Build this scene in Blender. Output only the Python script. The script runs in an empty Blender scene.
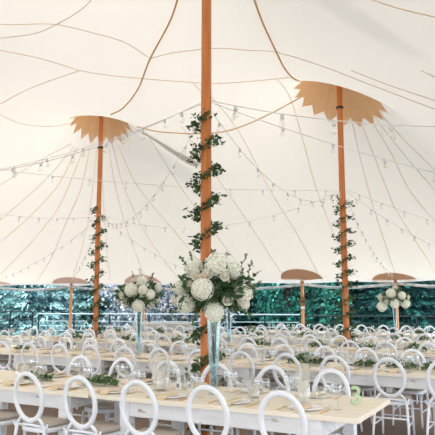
import bpy, bmesh, math, random
import numpy as np
from mathutils import Vector, Matrix, Euler
random.seed(7)
PI = math.pi
C = bpy.context.scene.collection
ANG = math.radians(28.5)
CA, SA = math.cos(ANG), math.sin(ANG)
# ------------------------------------------------------------------ plan frame: u runs along the table rows, v across them
def uv2xy(u, v): return (u*CA+v*SA, -u*SA+v*CA)
def xy2uv(x, y): return (x*CA-y*SA, x*SA+y*CA)
def W(u, v, z=0.0):
    x, y = uv2xy(u, v); return Vector((x, y, z))
# ------------------------------------------------------------------ camera
F = 600.0; HZ = 1.6; PITCH = math.atan((303-217.5)/F)
cam_d = bpy.data.cameras.new('camera'); cam = bpy.data.objects.new('camera', cam_d); C.objects.link(cam)
cam.location = (0, 0, HZ); cam.rotation_euler = (PI/2+PITCH, 0, 0)
cam_d.sensor_width = 36; cam_d.lens = F/435*36; cam_d.clip_end = 300
bpy.context.scene.camera = cam
def ray(px, py):
    cx = (px-217.5)/F; cy = (217.5-py)/F
    return Vector((cx, math.cos(PITCH)-cy*math.sin(PITCH), math.sin(PITCH)+cy*math.cos(PITCH)))
def at(px, py, Y):
    d = ray(px, py); t = Y/d.y; return Vector((d.x*t, Y, HZ+d.z*t))
def u_at(px, v, z=.76):
    u = 0
    for _ in range(6):
        Y = -u*SA+v*CA
        py = 303-(z-HZ)*F/Y
        k = ray(px, py); k = k.x/k.y
        u = v*(k*CA-SA)/(CA+k*SA)
    return u
# ------------------------------------------------------------------ materials
def mat(name, col, rough=.6, metal=0, spec=.5, noise=None, bump=0, scale=(1,1,1), subs=0):
    m = bpy.data.materials.new(name); m.use_nodes = True
    nt = m.node_tree; N = nt.nodes; L = nt.links; b = N['Principled BSDF']
    b.inputs['Base Color'].default_value = (*col, 1); b.inputs['Roughness'].default_value = rough
    b.inputs['Metallic'].default_value = metal; b.inputs['Specular IOR Level'].default_value = spec
    tc = N.new('ShaderNodeTexCoord'); mp = N.new('ShaderNodeMapping'); L.new(tc.outputs['Object'], mp.inputs['Vector'])
    mp.inputs['Scale'].default_value = scale
    if noise:
        sc, c2, lo, hi = noise
        n = N.new('ShaderNodeTexNoise'); n.inputs['Scale'].default_value = sc; n.inputs['Detail'].default_value = 5
        L.new(mp.outputs[0], n.inputs['Vector'])
        r = N.new('ShaderNodeValToRGB'); r.color_ramp.elements[0].position = lo; r.color_ramp.elements[1].position = hi
        r.color_ramp.elements[0].color = (*col, 1); r.color_ramp.elements[1].color = (*c2, 1)
        L.new(n.outputs['Fac'], r.inputs['Fac']); L.new(r.outputs['Color'], b.inputs['Base Color'])
        if bump:
            bp = N.new('ShaderNodeBump'); bp.inputs['Strength'].default_value = bump; L.new(n.outputs['Fac'], bp.inputs['Height'])
            L.new(bp.outputs['Normal'], b.inputs['Normal'])
    return m
def cloth(name, col, tcol, mix=.5, noise=0.0, gloss=False):
    m = bpy.data.materials.new(name); m.use_nodes = True
    nt = m.node_tree; N = nt.nodes; L = nt.links
    for n in list(N):
        if n.type != 'OUTPUT_MATERIAL': N.remove(n)
    out = [n for n in N if n.type == 'OUTPUT_MATERIAL'][0]
    d = N.new('ShaderNodeBsdfDiffuse'); t = N.new('ShaderNodeBsdfTranslucent'); mx = N.new('ShaderNodeMixShader')
    d.inputs['Color'].default_value = (*col, 1); t.inputs['Color'].default_value = (*tcol, 1); mx.inputs['Fac'].default_value = mix
    if noise:
        tc = N.new('ShaderNodeTexCoord'); n = N.new('ShaderNodeTexNoise'); n.inputs['Scale'].default_value = .6; n.inputs['Detail'].default_value = 4
        L.new(tc.outputs['Object'], n.inputs['Vector'])
        r = N.new('ShaderNodeMixRGB'); r.inputs[1].default_value = (*tcol, 1); r.inputs[2].default_value = (*[c*(1-noise) for c in tcol], 1)
        L.new(n.outputs['Fac'], r.inputs[0]); L.new(r.outputs[0], t.inputs['Color'])
    L.new(d.outputs[0], mx.inputs[1]); L.new(t.outputs[0], mx.inputs[2]); L.new(mx.outputs[0], out.inputs['Surface'])
    return m
def glassy(name, tint=(.93,.97,.98), g=.12, white=0.0):
    m = bpy.data.materials.new(name); m.use_nodes = True
    nt = m.node_tree; N = nt.nodes; L = nt.links
    for n in list(N):
        if n.type != 'OUTPUT_MATERIAL': N.remove(n)
    out = [n for n in N if n.type == 'OUTPUT_MATERIAL'][0]
    t = N.new('ShaderNodeBsdfTransparent'); t.inputs['Color'].default_value = (*tint, 1)
    gl = N.new('ShaderNodeBsdfGlossy'); gl.inputs['Roughness'].default_value = .03; gl.inputs['Color'].default_value = (1,1,1,1)
    lw = N.new('ShaderNodeLayerWeight'); lw.inputs['Blend'].default_value = .35
    ma = N.new('ShaderNodeMath'); ma.operation = 'MULTIPLY_ADD'; ma.inputs[1].default_value = .45; ma.inputs[2].default_value = g
    mx = N.new('ShaderNodeMixShader'); L.new(lw.outputs['Facing'], ma.inputs[0]); L.new(ma.outputs[0], mx.inputs['Fac'])
    L.new(t.outputs[0], mx.inputs[1]); L.new(gl.outputs[0], mx.inputs[2]); L.new(mx.outputs[0], out.inputs['Surface'])
    return m
def leafmat(name, c1, c2, trans=.25, rough=.5, clump=0):
    m = bpy.data.materials.new(name); m.use_nodes = True
    nt = m.node_tree; N = nt.nodes; L = nt.links; b = N['Principled BSDF']; out = N['Material Output']
    g = N.new('ShaderNodeNewGeometry'); r = N.new('ShaderNodeValToRGB')
    r.color_ramp.elements[0].color = (*c1, 1); r.color_ramp.elements[1].color = (*c2, 1)
    fac = g.outputs['Random Per Island']
    if clump:
        tc = N.new('ShaderNodeTexCoord'); n = N.new('ShaderNodeTexNoise'); n.inputs['Scale'].default_value = clump; n.inputs['Detail'].default_value = 2
        L.new(tc.outputs['Object'], n.inputs['Vector'])
        k = N.new('ShaderNodeMath'); k.operation = 'MULTIPLY_ADD'; k.inputs[1].default_value = .35; k.inputs[2].default_value = -.12; L.new(fac, k.inputs[0])
        a = N.new('ShaderNodeMath'); a.operation = 'ADD'; L.new(k.outputs[0], a.inputs[0]); L.new(n.outputs['Fac'], a.inputs[1]); fac = a.outputs[0]
        r.color_ramp.elements[0].position = .42; r.color_ramp.elements[1].position = .72
    L.new(fac, r.inputs['Fac']); L.new(r.outputs['Color'], b.inputs['Base Color'])
    b.inputs['Roughness'].default_value = rough
    t = N.new('ShaderNodeBsdfTranslucent'); L.new(r.outputs['Color'], t.inputs['Color'])
    mx = N.new('ShaderNodeMixShader'); mx.inputs['Fac'].default_value = trans
    L.new(b.outputs[0], mx.inputs[1]); L.new(t.outputs[0], mx.inputs[2]); L.new(mx.outputs[0], out.inputs['Surface'])
    return m
def plankmat(name, c1, c2, seam, width=.2, scale=(1,1,1), knots=None, rough=.7, seamw=.03, axis=1):
    m = bpy.data.materials.new(name); m.use_nodes = True
    nt = m.node_tree; N = nt.nodes; L = nt.links; b = N['Principled BSDF']; b.inputs['Roughness'].default_value = rough
    tc = N.new('ShaderNodeTexCoord'); mp = N.new('ShaderNodeMapping'); mp.inputs['Scale'].default_value = scale
    L.new(tc.outputs['Object'], mp.inputs['Vector'])
    n = N.new('ShaderNodeTexNoise'); n.inputs['Scale'].default_value = 3; n.inputs['Detail'].default_value = 6; L.new(mp.outputs[0], n.inputs['Vector'])
    r = N.new('ShaderNodeValToRGB'); r.color_ramp.elements[0].color = (*c1, 1); r.color_ramp.elements[1].color = (*c2, 1)
    r.color_ramp.elements[0].position = .35; r.color_ramp.elements[1].position = .65; L.new(n.outputs['Fac'], r.inputs['Fac'])
    last = r.outputs['Color']
    if knots:
        n2 = N.new('ShaderNodeTexNoise'); n2.inputs['Scale'].default_value = 7; n2.inputs['Detail'].default_value = 2
        mp2 = N.new('ShaderNodeMapping'); mp2.inputs['Scale'].default_value = (.6, 1.6, 1.6); L.new(tc.outputs['Object'], mp2.inputs['Vector'])
        L.new(mp2.outputs[0], n2.inputs['Vector'])
        r2 = N.new('ShaderNodeValToRGB'); r2.color_ramp.elements[0].position = .66; r2.color_ramp.elements[1].position = .72
        L.new(n2.outputs['Fac'], r2.inputs['Fac'])
        mm = N.new('ShaderNodeMixRGB'); mm.inputs[2].default_value = (*knots, 1); L.new(r2.outputs['Color'], mm.inputs[0]); L.new(last, mm.inputs[1]); last = mm.outputs[0]
    if seam:
        s = N.new('ShaderNodeSeparateXYZ'); L.new(tc.outputs['Object'], s.inputs[0])
        a = N.new('ShaderNodeMath'); a.operation = 'PINGPONG'; a.inputs[1].default_value = width/2; L.new(s.outputs[axis], a.inputs[0])
        c = N.new('ShaderNodeMath'); c.operation = 'LESS_THAN'; c.inputs[1].default_value = width*seamw; L.new(a.outputs[0], c.inputs[0])
        m3 = N.new('ShaderNodeMixRGB'); m3.inputs[2].default_value = (*seam, 1); L.new(c.outputs[0], m3.inputs[0]); L.new(last, m3.inputs[1]); last = m3.outputs[0]
    L.new(last, b.inputs['Base Color'])
    return m
M = {}
M['canopy'] = cloth('sailcloth', (.90,.87,.82), (.328,.302,.272), .42, .07)
M['crown'] = cloth('tan_reinforcement', (.78,.55,.34), (.86,.58,.34), .5)
M['crown_grey'] = cloth('grey_reinforcement', (.34,.32,.29), (.42,.39,.34), .4)
M['eave'] = cloth('brown_reinforcement', (.50,.31,.21), (.52,.32,.21), .5)
M['eave_pink'] = cloth('pinkish_reinforcement', (.6,.46,.42), (.68,.50,.44), .5)
M['shadow_band'] = cloth('painted_shadow_band', (.60,.59,.58), (.62,.60,.57), .5)  # shadow on the roof put into a grey patch colour
M['seam'] = mat('seam_webbing', (.74,.58,.42), .9)
M['rope'] = mat('ridge_rope', (.66,.42,.22), .9)
M['pole'] = mat('orange_spruce', (.70,.24,.06), .45, noise=(3, (.46,.13,.03), .38, .75), scale=(6,6,.5), bump=.05)
M['side_pole'] = mat('pale_spruce', (.72,.33,.15), .5, noise=(3, (.5,.2,.08), .4, .75), scale=(6,6,.5))
M['collar'] = mat('dark_collar', (.03,.03,.03), .6)
M['white'] = mat('white_resin', (.90,.94,1.0), .35)
M['cushion'] = mat('oatmeal_cushion', (.55,.49,.43), .9, noise=(40, (.48,.42,.36), .3, .7))
M['top'] = plankmat('cream_planks', (.90,.81,.66), (.94,.88,.76), (.80,.71,.57), .17, (1,8,8), None, .5)
M['apron'] = plankmat('whitewashed_wood', (.88,.89,.92), (.78,.79,.81), None, .2, (1,6,6), (.42,.29,.20), .6)
M['plate'] = mat('white_porcelain', (.94,.93,.92), .2)
M['napkin'] = mat('tan_linen', (.82,.68,.48), .9, noise=(60, (.72,.57,.38), .3, .7))
M['gold'] = mat('gold_flatware', (.80,.52,.22), .3, metal=1)
M['glass'] = glassy('clear_glass', (.97,.98,.985), .05)
M['glass_blue'] = glassy('pale_blue_glass', (.80,.88,.90), .08)
M['wax'] = mat('white_wax', (.90,.86,.78), .5)
M['wick'] = mat('wick', (.05,.04,.03), .9)
M['bloom'] = mat('white_petals', (.95,.95,.88), .7)
M['bloom_core'] = mat('bloom_core', (.80,.84,.66), .8)
M['rose'] = mat('blush_petals', (.88,.78,.66), .7)
M['rose_white'] = mat('cream_petals', (.9,.88,.78), .7)
M['leaf'] = leafmat('dark_leaves', (.025,.075,.03), (.11,.20,.08), .2)
M['leaf2'] = leafmat('mid_leaves', (.05,.13,.05), (.2,.34,.14), .3)
M['leafv'] = leafmat('vine_leaves', (.02,.055,.025), (.10,.20,.07), .25)
M['stem'] = mat('green_stem', (.06,.09,.03), .8)
M['green3'] = mat('pale_green_paint', (.46,.60,.38), .6)
M['wire'] = mat('white_cable', (.80,.80,.80), .6)
M['socket'] = mat('white_socket', (.70,.74,.80), .4)
M['bulb'] = glassy('bulb_glass', (.97,.97,.96), .12)
M['rail_d'] = mat('charcoal_metal', (.012,.018,.024), .8, spec=.2)
M['rail_l'] = mat('grey_metal', (.20,.27,.31), .4)
M['clear_roll'] = mat('rolled_clear_vinyl', (.42,.48,.52), .3, noise=(6, (.75,.76,.78), .4, .6), scale=(1,1,1))
M['valance'] = cloth('white_valance', (.8,.8,.8), (.7,.7,.7), .4)
M['floor'] = plankmat('brown_floor_boards', (.16,.105,.075), (.23,.155,.11), (.05,.035,.03), .14, (.8,8,1), None, .6)
M['lawn'] = mat('bounce_ground', (.20,.21,.17), .95, noise=(30, (.28,.28,.23), .35, .65))  # pale ground cover invented to bounce light in under the canopy
M['hill'] = mat('wooded_slope', (.006,.03,.028), .95, noise=(1.2, (.015,.07,.06), .4, .7))
M['bark'] = mat('bark', (.07,.05,.04), .95)
M['sprL'] = leafmat('blue_spruce', (.02,.10,.13), (.52,.82,.82), .1, .8, 1.0)
M['sprD'] = leafmat('dark_teal_conifer', (.002,.022,.024), (.015,.15,.13), .1, .8, 1.3)
M['emer'] = leafmat('emerald_leaves', (.003,.04,.036), (.05,.36,.28), .2, .7, 1.6)
M['sky_gap'] = leafmat('sky_gap_leaves', (.05,.13,.18), (.92,.90,.96), .3, .7, 3.5)  # bright sky between the leaves put into the leaf colour
M['lantern'] = mat('brown_box_wood', (.30,.16,.07), .7)
M['white_card'] = mat('white_card', (.85,.85,.83), .6)
M['dark'] = mat('near_black', (.02,.02,.02), .6)
# ------------------------------------------------------------------ helpers
def tag(o, label, cat, group=None):
    o['label'] = label; o['category'] = cat
    if group: o['group'] = group
    return o
def empty(name, loc=(0,0,0), rz=0):
    o = bpy.data.objects.new(name, None); C.objects.link(o); o.location = loc; o.rotation_euler = (0,0,rz); o.empty_display_size = .1
    return o
def obj(name, data, m=None, parent=None, loc=None, rz=None, smooth=False):
    if isinstance(data, bmesh.types.BMesh):
        me = bpy.data.meshes.new(name); data.to_mesh(me); data.free()
    else: me = data
    if m and not me.materials: me.materials.append(m)
    if smooth and len(me.polygons): me.polygons.foreach_set('use_smooth', [True]*len(me.polygons))
    o = bpy.data.objects.new(name, me); C.objects.link(o)
    if parent: o.parent = parent
    if loc is not None: o.location = loc
    if rz is not None: o.rotation_euler = (0,0,rz)
    return o
def struct(name, bm, m, **k):
    o = obj(name, bm, m, **k); o['kind'] = 'structure'; return o
def pymesh(name, vs, fs):
    me = bpy.data.meshes.new(name); me.from_pydata([tuple(v) for v in vs], [], fs); me.update(); return me
def box(bm, c, s, rot=None, bev=0):
    r = bmesh.ops.create_cube(bm, size=1); vs = r['verts']
    bmesh.ops.scale(bm, vec=s, verts=vs)
    if bev:
        es = list({e for v in vs for e in v.link_edges})
        rr = bmesh.ops.bevel(bm, geom=es, offset=bev, segments=2, affect='EDGES', profile=.5)
        vs = list({v for f in rr['faces'] for v in f.verts} | {v for v in vs if v.is_valid})
    if rot: bmesh.ops.rotate(bm, cent=(0,0,0), matrix=rot, verts=vs)
    bmesh.ops.translate(bm, vec=c, verts=vs)
def tube(bm, pts, rad, seg=8, closed=False, flat=1.0):
    pts = [Vector(p) for p in pts]; n = len(pts)
    rs = rad if isinstance(rad, (list, tuple)) else [rad]*n
    rings = []
    ref = Vector((0,0,1))
    for i, p in enumerate(pts):
        a = pts[(i-1) % n] if (closed or i > 0) else p
        b = pts[(i+1) % n] if (closed or i < n-1) else p
        t = (b-a); t = t.normalized() if t.length > 1e-9 else Vector((0,0,1))
        up = ref if abs(t.dot(ref)) < .98 else Vector((0,1,0))
        if i and not closed and abs(t.dot(ref)) >= .9: up = prev_up
        sx = t.cross(up).normalized(); sy = sx.cross(t).normalized(); prev_up = sy
        rings.append([bm.verts.new(p+(sx*math.cos(2*PI*k/seg)+sy*math.sin(2*PI*k/seg)*flat)*rs[i]) for k in range(seg)])
    for i in range(n if closed else n-1):
        A = rings[i]; B = rings[(i+1) % n]
        for k in range(seg):
            try: bm.faces.new((A[k], A[(k+1) % seg], B[(k+1) % seg], B[k]))
            except ValueError: pass
    if not closed:
        bm.faces.new(rings[0][::-1]); bm.faces.new(rings[-1])
def lathe(bm, prof, seg=20, c=(0,0,0), a0=0):
    rings = []
    for r, z in prof:
        if r < 1e-5: rings.append([bm.verts.new((c[0], c[1], c[2]+z))])
        else: rings.append([bm.verts.new((c[0]+r*math.cos(a0+2*PI*k/seg), c[1]+r*math.sin(a0+2*PI*k/seg), c[2]+z)) for k in range(seg)])
    for A, B in zip(rings, rings[1:]):
        for k in range(seg):
            k2 = (k+1) % seg
            if len(A) == 1 and len(B) == 1: continue
            if len(A) == 1: bm.faces.new((A[0], B[k2], B[k]))
            elif len(B) == 1: bm.faces.new((A[k], A[k2], B[0]))
            else: bm.faces.new((A[k], A[k2], B[k2], B[k]))
def NB(): return bmesh.new()
def children_map():
    d = {}
    for o in bpy.data.objects:
        if o.parent: d.setdefault(o.parent.name, []).append(o)
    return d
def copy_tree(o, kids, parent=None):
    c = o.copy(); C.objects.link(c)
    if parent: c.parent = parent
    for ch in kids.get(o.name, []): copy_tree(ch, kids, c)
    return c
ORD = ['first','second','third','fourth','fifth','sixth','seventh','eighth','ninth','tenth','eleventh','twelfth','thirteenth','fourteenth','fifteenth',
       'sixteenth','seventeenth','eighteenth','nineteenth','twentieth','twenty-first','twenty-second','twenty-third','twenty-fourth','twenty-fifth','twenty-sixth','twenty-seventh','twenty-eighth','twenty-ninth','thirtieth']
def nth(i, n):
    if i == 0: return 'leftmost'
    if i == n-1: return 'rightmost'
    return ORD[i]+' from the left'
# ------------------------------------------------------------------ canopy height field (tensioned membrane between masts and eave)
EAVE = 2.3
BND = [(-17.6,15.3),(-15,16.6),(-12.5,17.55),(-9.8,18.0),(-6.75,18.05),(-3.95,18.5),(-.9,17.6),(1.5,15.6),(2.9,12.6),(3.3,9.3),(3.3,6.3),(3.3,3.3),(3.3,.3),(2.6,-2.2),(.8,-3.9),
       (-2.2,-4.7),(-5.4,-4.7),(-8.6,-4.7),(-11.8,-4.7),(-14.8,-3.9),(-16.9,-2.2),(-18.2,.2),(-18.4,3.3),(-18.6,6.4),(-18.6,9.5),(-18.4,12.6)]
MAST = [(-3.61,6.35),(-3.67,12.34),(-10.45,12.53),(-10.4,6.5),(-3.6,.35),(-10.4,.4)]
ZPS = [7.6, 7.45, 7.95, 7.8, 7.7, 7.8]; ZP = 7.4; RP, CC = .3, -.03
def inside(U, V):
    U = np.asarray(U, float); V = np.asarray(V, float)
    r = np.zeros(U.shape, bool); n = len(BND)
    for i in range(n):
        x1, y1 = BND[i]; x2, y2 = BND[(i+1) % n]
        if y1 == y2: continue
        c = ((y1 > V) != (y2 > V)); xi = (x2-x1)*(V-y1)/(y2-y1)+x1
        r ^= c & (U < xi)
    return r
def solve():
    z = None; pu = pv = ph = None
    for h in (.8,.4,.2,.1):
        us = np.arange(-20, 4.8, h); vs = np.arange(-8, 20.4, h)
        U, V = np.meshgrid(us, vs, indexing='ij'); fix = ~inside(U, V); val = np.full(U.shape, EAVE)
        for (a, b), zp in zip(MAST, ZPS):
            m = np.hypot(U-a, V-b) < max(RP, h*.75); fix |= m; val[m] = zp
        if z is None: z = np.where(fix, val, 4.5)
        else:
            iu = np.clip((us-pu[0])/ph, 0, len(pu)-1.001); iv = np.clip((vs-pv[0])/ph, 0, len(pv)-1.001)
            i0 = iu.astype(int); j0 = iv.astype(int); fu = (iu-i0)[:,None]; fv = (iv-j0)[None]
            z = z[np.ix_(i0,j0)]*(1-fu)*(1-fv)+z[np.ix_(i0+1,j0)]*fu*(1-fv)+z[np.ix_(i0,j0+1)]*(1-fu)*fv+z[np.ix_(i0+1,j0+1)]*fu*fv
            z = np.where(fix, val, z)
        par = (np.add.outer(np.arange(len(us)), np.arange(len(vs))) % 2).astype(bool)
        ms = [(par == bool(p)) & ~fix for p in (0,1)]
        for it in range(350):
            for m in ms:
                nb = np.zeros_like(z)
                nb[1:-1,1:-1] = (z[2:,1:-1]+z[:-2,1:-1]+z[1:-1,2:]+z[1:-1,:-2])/4+CC*h*h/4
                z[m] += 1.9*(nb[m]-z[m])
        pu, pv, ph = us, vs, h
    return us, vs, z, h
US, VS, ZZ, GH = solve()
def zc(u, v):
    a = min(max((u-US[0])/GH, 0), len(US)-1.001); b = min(max((v-VS[0])/GH, 0), len(VS)-1.001)
    i = int(a); j = int(b); a -= i; b -= j
    return float(ZZ[i,j]*(1-a)*(1-b)+ZZ[i+1,j]*a*(1-b)+ZZ[i,j+1]*(1-a)*b+ZZ[i+1,j+1]*a*b)
def near_bnd(u, v):
    best = None
    for i in range(len(BND)):
        x1, y1 = BND[i]; x2, y2 = BND[(i+1) % len(BND)]
        dx, dy = x2-x1, y2-y1; t = min(max(((u-x1)*dx+(v-y1)*dy)/(dx*dx+dy*dy), 0), 1)
        p = (x1+dx*t, y1+dy*t); d = math.hypot(p[0]-u, p[1]-v)
        if best is None or d < best[0]: best = (d, p)
    return best
canopy_root = tag(empty('tent_canopy', W(-7, 6, 0)), 'cream sailcloth tent canopy with tall peaks stretched over all the tables', 'tent')
def local(o_parent, p): return Vector(p)-Vector(o_parent.location)
def build_canopy():
    us = US[::2]; vs = VS[::2]; zz = ZZ[::2, ::2]; h = GH*2
    cu, cv = np.meshgrid(us[:-1]+h/2, vs[:-1]+h/2, indexing='ij'); ins = inside(cu, cv)
    idx = {}; verts = []; faces = []; cnt = {}
    for i, j in np.argwhere(ins):
        f = []
        for a, b in ((0,0),(1,0),(1,1),(0,1)):
            k = (i+a, j+b); cnt[k] = cnt.get(k, 0)+1
            if k not in idx: idx[k] = len(verts); verts.append([us[k[0]], vs[k[1]], zz[k[0], k[1]]])
            f.append(idx[k])
        faces.append(tuple(f))
    for k, n in cnt.items():
        if n < 4:
            v = verts[idx[k]]; d, p = near_bnd(v[0], v[1]); v[0], v[1], v[2] = p[0], p[1], EAVE
    me = pymesh('canopy', [local(canopy_root, W(*v)) for v in verts], faces)
    return obj('canopy', me, M['canopy'], canopy_root, smooth=True)
build_canopy()
def hit(px, py):
    d = ray(px, py); o = Vector((0,0,HZ)); t = .6
    while t < 45:
        p = o+d*t; u, v = xy2uv(p.x, p.y)
        if u < -18.7 or u > 3.4 or v > 18.6 or v < -6.5: return None
        if p.z > zc(u, v): break
        t += .12
    if not bool(inside(u, v)): return None
    lo, hi = t-.12, t
    for _ in range(12):
        m = (lo+hi)/2; p = o+d*m; u, v = xy2uv(p.x, p.y)
        if p.z > zc(u, v): hi = m
        else: lo = m
    return o+d*lo, lo
def bez(pts, n=10):   # Catmull-Rom through the measured points
    P = [Vector((*p, 0)) for p in pts]; P = [P[0]*2-P[1]]+P+[P[-1]*2-P[-2]]; out = []
    for i in range(1, len(P)-2):
        for k in range(n):
            t = k/n; a, b, c, d = P[i-1:i+3]
            out.append(.5*((2*b)+(c-a)*t+(2*a-5*b+4*c-d)*t*t+(3*b-a-3*c+d)*t**3))
    out.append(P[-2]); return out
def seam(pts, r=.010, m='seam', name='seam'):
    runs = []; cur = []; lt = None
    for p in bez(pts):
        hh = hit(p.x, p.y)
        if hh is None or (lt is not None and abs(hh[1]-lt) > 1.6):
            if len(cur) > 2: runs.append(cur)
            cur = []; lt = None
            if hh is None: continue
        q, lt = hh; u, v = xy2uv(q.x, q.y); cur.append(W(u, v, zc(u, v)-r*1.5))
    if len(cur) > 2: runs.append(cur)
    if not runs: return
    bm = NB()
    for c in runs: tube(bm, [local(canopy_root, p) for p in c], r, 5)
    obj(name, bm, M[m], canopy_root)
# rope-sewn ridge lines first, then panel seams
seam([(252,-8),(263,22),(277,52),(284,66),(292,76),(299,80)], .016, 'rope', 'ridge_rope')
seam([(180,-10),(170,20),(150,58),(138,88),(123,107),(111,113.5)], .016, 'rope', 'ridge_rope')
seam([(137,126),(160,131),(198,133),(223,131),(246,124),(274,111),(300,97)], .014, 'rope', 'ridge_rope')
SE = [
 [(-4,24),(20,24),(56,24),(95,33),(125,42),(150,58)], [(150,58),(175,52),(217,48),(250,50),(277,52),(320,65),(375,86),(438,110)],
 [(95,-4),(80,10),(60,22),(35,33),(-4,38)], [(-4,49),(40,58),(80,70),(110,75),(140,78),(192,82),(217,83),(250,81),(290,77)],
 [(-4,106),(30,88),(80,70)], [(-4,112),(20,123),(50,126),(76,122)],
 [(351,70),(390,85),(438,101)], [(421,70),(438,78)], [(362,-4),(400,8),(438,17)], [(192,82),(200,90),(203,100)],
 [(74,146),(45,180),(-2,222)], [(72,143),(40,160),(-2,186)], [(78,146),(58,185),(30,216),(-2,244)], [(84,147),(71,180),(58,208),(35,238),(-2,277)],
 [(90,148),(81,188),(68,218),(51,258),(37,281)], [(97,148),(93.5,180),(88.5,218),(81,251),(72,278)], [(103,148),(102.5,180),(105.5,230),(110,281)],
 [(109,147),(114,180),(124,220),(134,248),(144,275)], [(113,146),(121.5,180),(133,208),(150.5,241),(178,278)], [(118,145),(134,180),(150.5,203),(176,233),(213,279)],
 [(143,128),(151,140),(182,189),(200,213),(249,279)], [(182,126),(206,162),(221,183),(250,225),(284,277)],
 [(205,87),(212,97),(238,130),(270,190),(296,232),(321,279)], [(277,79),(290,97),(303,140),(317,190),(337,240),(360,281)],
 [(351,116),(359,153),(366,180),(375,212),(397,279)], [(358,114),(373,153),(387,189),(398,213),(436,272)], [(366,113),(389.5,150),(409,189),(438,225)],
 [(369,109),(398,147),(438,194)], [(374,106),(400,135),(438,173)]]
for s in SE: seam(s, .0065)
# tan star-shaped crowns under the peaks
def crown(ci, n=18, rr=(.98,.72), m='crown', ph=0.0, long_at=None):
    a, b = MAST[ci]; vs = []; fs = []; K = n*2; R = 7
    for k in range(K):
        th = ph+2*PI*k/K; ro = rr[0] if k % 2 else rr[1]
        if long_at is not None and k == long_at: ro = rr[0]+.75
        for j in range(R):
            r = .16+(ro-.16)*j/(R-1)
            pl = .04*(1 if k % 2 else -1)*j/(R-1)
            vs.append(local(canopy_root, W(a+r*math.cos(th), b+r*math.sin(th), zc(a+r*math.cos(th), b+r*math.sin(th))-.04+pl)))
    for k in range(K):
        k2 = (k+1) % K
        for j in range(R-1): fs.append((k*R+j, k*R+j+1, k2*R+j+1, k2*R+j))
    obj('crown_patch', pymesh('crown_patch', vs, fs), M[m], canopy_root)
for i in range(6): crown(i, 17, {1:(1.0,.84), 2:(.86,.70)}.get(i, (.95,.8)), ph=.1*i)
# grey patch imitating a shadow band across the roof behind the middle mast
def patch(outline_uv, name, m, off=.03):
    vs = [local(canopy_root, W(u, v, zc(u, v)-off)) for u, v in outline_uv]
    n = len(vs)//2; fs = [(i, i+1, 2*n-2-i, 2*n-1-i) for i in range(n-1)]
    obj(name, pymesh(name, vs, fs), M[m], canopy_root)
shade_pts = [(138,129,.6),(152,137,1.2),(166,146,2.2),(176,152.5,2.4),(182,156,3.2),(190,160.5,3.6),(198,164,2.6)]
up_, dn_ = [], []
for x, y, w in shade_pts:
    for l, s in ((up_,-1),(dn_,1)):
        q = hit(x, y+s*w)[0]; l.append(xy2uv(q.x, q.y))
patch(up_+dn_[::-1], 'roof_shadow_band', 'shadow_band')
# eave reinforcements: half ellipses above each visible side pole
def eave_patch(c, m, wid=.68, dep=.55):
    i = BND.index(c); a = Vector((*BND[i-1], 0)); b = Vector((*BND[(i+1) % len(BND)], 0)); t = (b-a).normalized(); nrm = Vector((t.y, -t.x, 0))
    cc = Vector((*c, 0)); K = 16
    if bool(inside((cc-nrm*.5).x, (cc-nrm*.5).y)): nrm = -nrm
    vs = []; fs = []; R = 6
    for k in range(K+1):
        th = PI*k/K
        for j in range(R):
            r = j/(R-1)
            p = cc+t*math.cos(th)*wid*r+nrm*(math.sin(th)*dep*r+.02)
            vs.append(local(canopy_root, W(p.x, p.y, zc(p.x, p.y)-.02)))
    for k in range(K):
        for j in range(R-1): fs.append((k*R+j, k*R+j+1, (k+1)*R+j+1, (k+1)*R+j))
    obj('eave_patch', pymesh('eave_patch', vs, fs), M[m], canopy_root)
for c, m in [(BND[0],'eave_pink'),(BND[1],'eave_pink'),(BND[2],'eave_pink'),(BND[3],'eave'),(BND[4],'eave'),(BND[5],'eave')]: eave_patch(c, m)
eave_patch_mid = None
# valance ring and the rolled-up clear side walls
vsv = []; fsv = []; NBD = len(BND)
for i, c in enumerate(BND):
    d = BND[(i+1) % NBD]
    for k in range(8):
        t = k/8; u = c[0]+(d[0]-c[0])*t; v = c[1]+(d[1]-c[1])*t
        hgt = .07+.02*math.cos(2*PI*t)
        vsv += [local(canopy_root, W(u, v, EAVE+.01)), local(canopy_root, W(u, v, EAVE-hgt))]
n2 = len(vsv)//2
for i in range(n2): j = (i+1) % n2; fsv.append((2*i, 2*j, 2*j+1, 2*i+1))
obj('valance', pymesh('valance', vsv, fsv), M['valance'], canopy_root)
for i in range(0, 6):
    c, d = BND[i], BND[i+1]; bm = NB(); pts = []
    for k in range(13):
        t = k/12; u = c[0]+(d[0]-c[0])*t; v = c[1]+(d[1]-c[1])*t
        pts.append(W(u, v-.02, EAVE-.12-.13*math.sin(PI*t)**2-.02*math.sin(9*t)))
    for s, sg in ((.035,1),): tube(bm, pts, .04, 7)
    side = ['above the far left railing','just left of the left mast','between the left mast and the tall flowers','behind the large centre flowers','left of the right mast','at the far right of the eave']
    tag(obj('rolled_side_wall', bm, M['clear_roll'], smooth=True), 'rolled clear vinyl side wall hanging from eave '+side[i], 'side wall')
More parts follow.
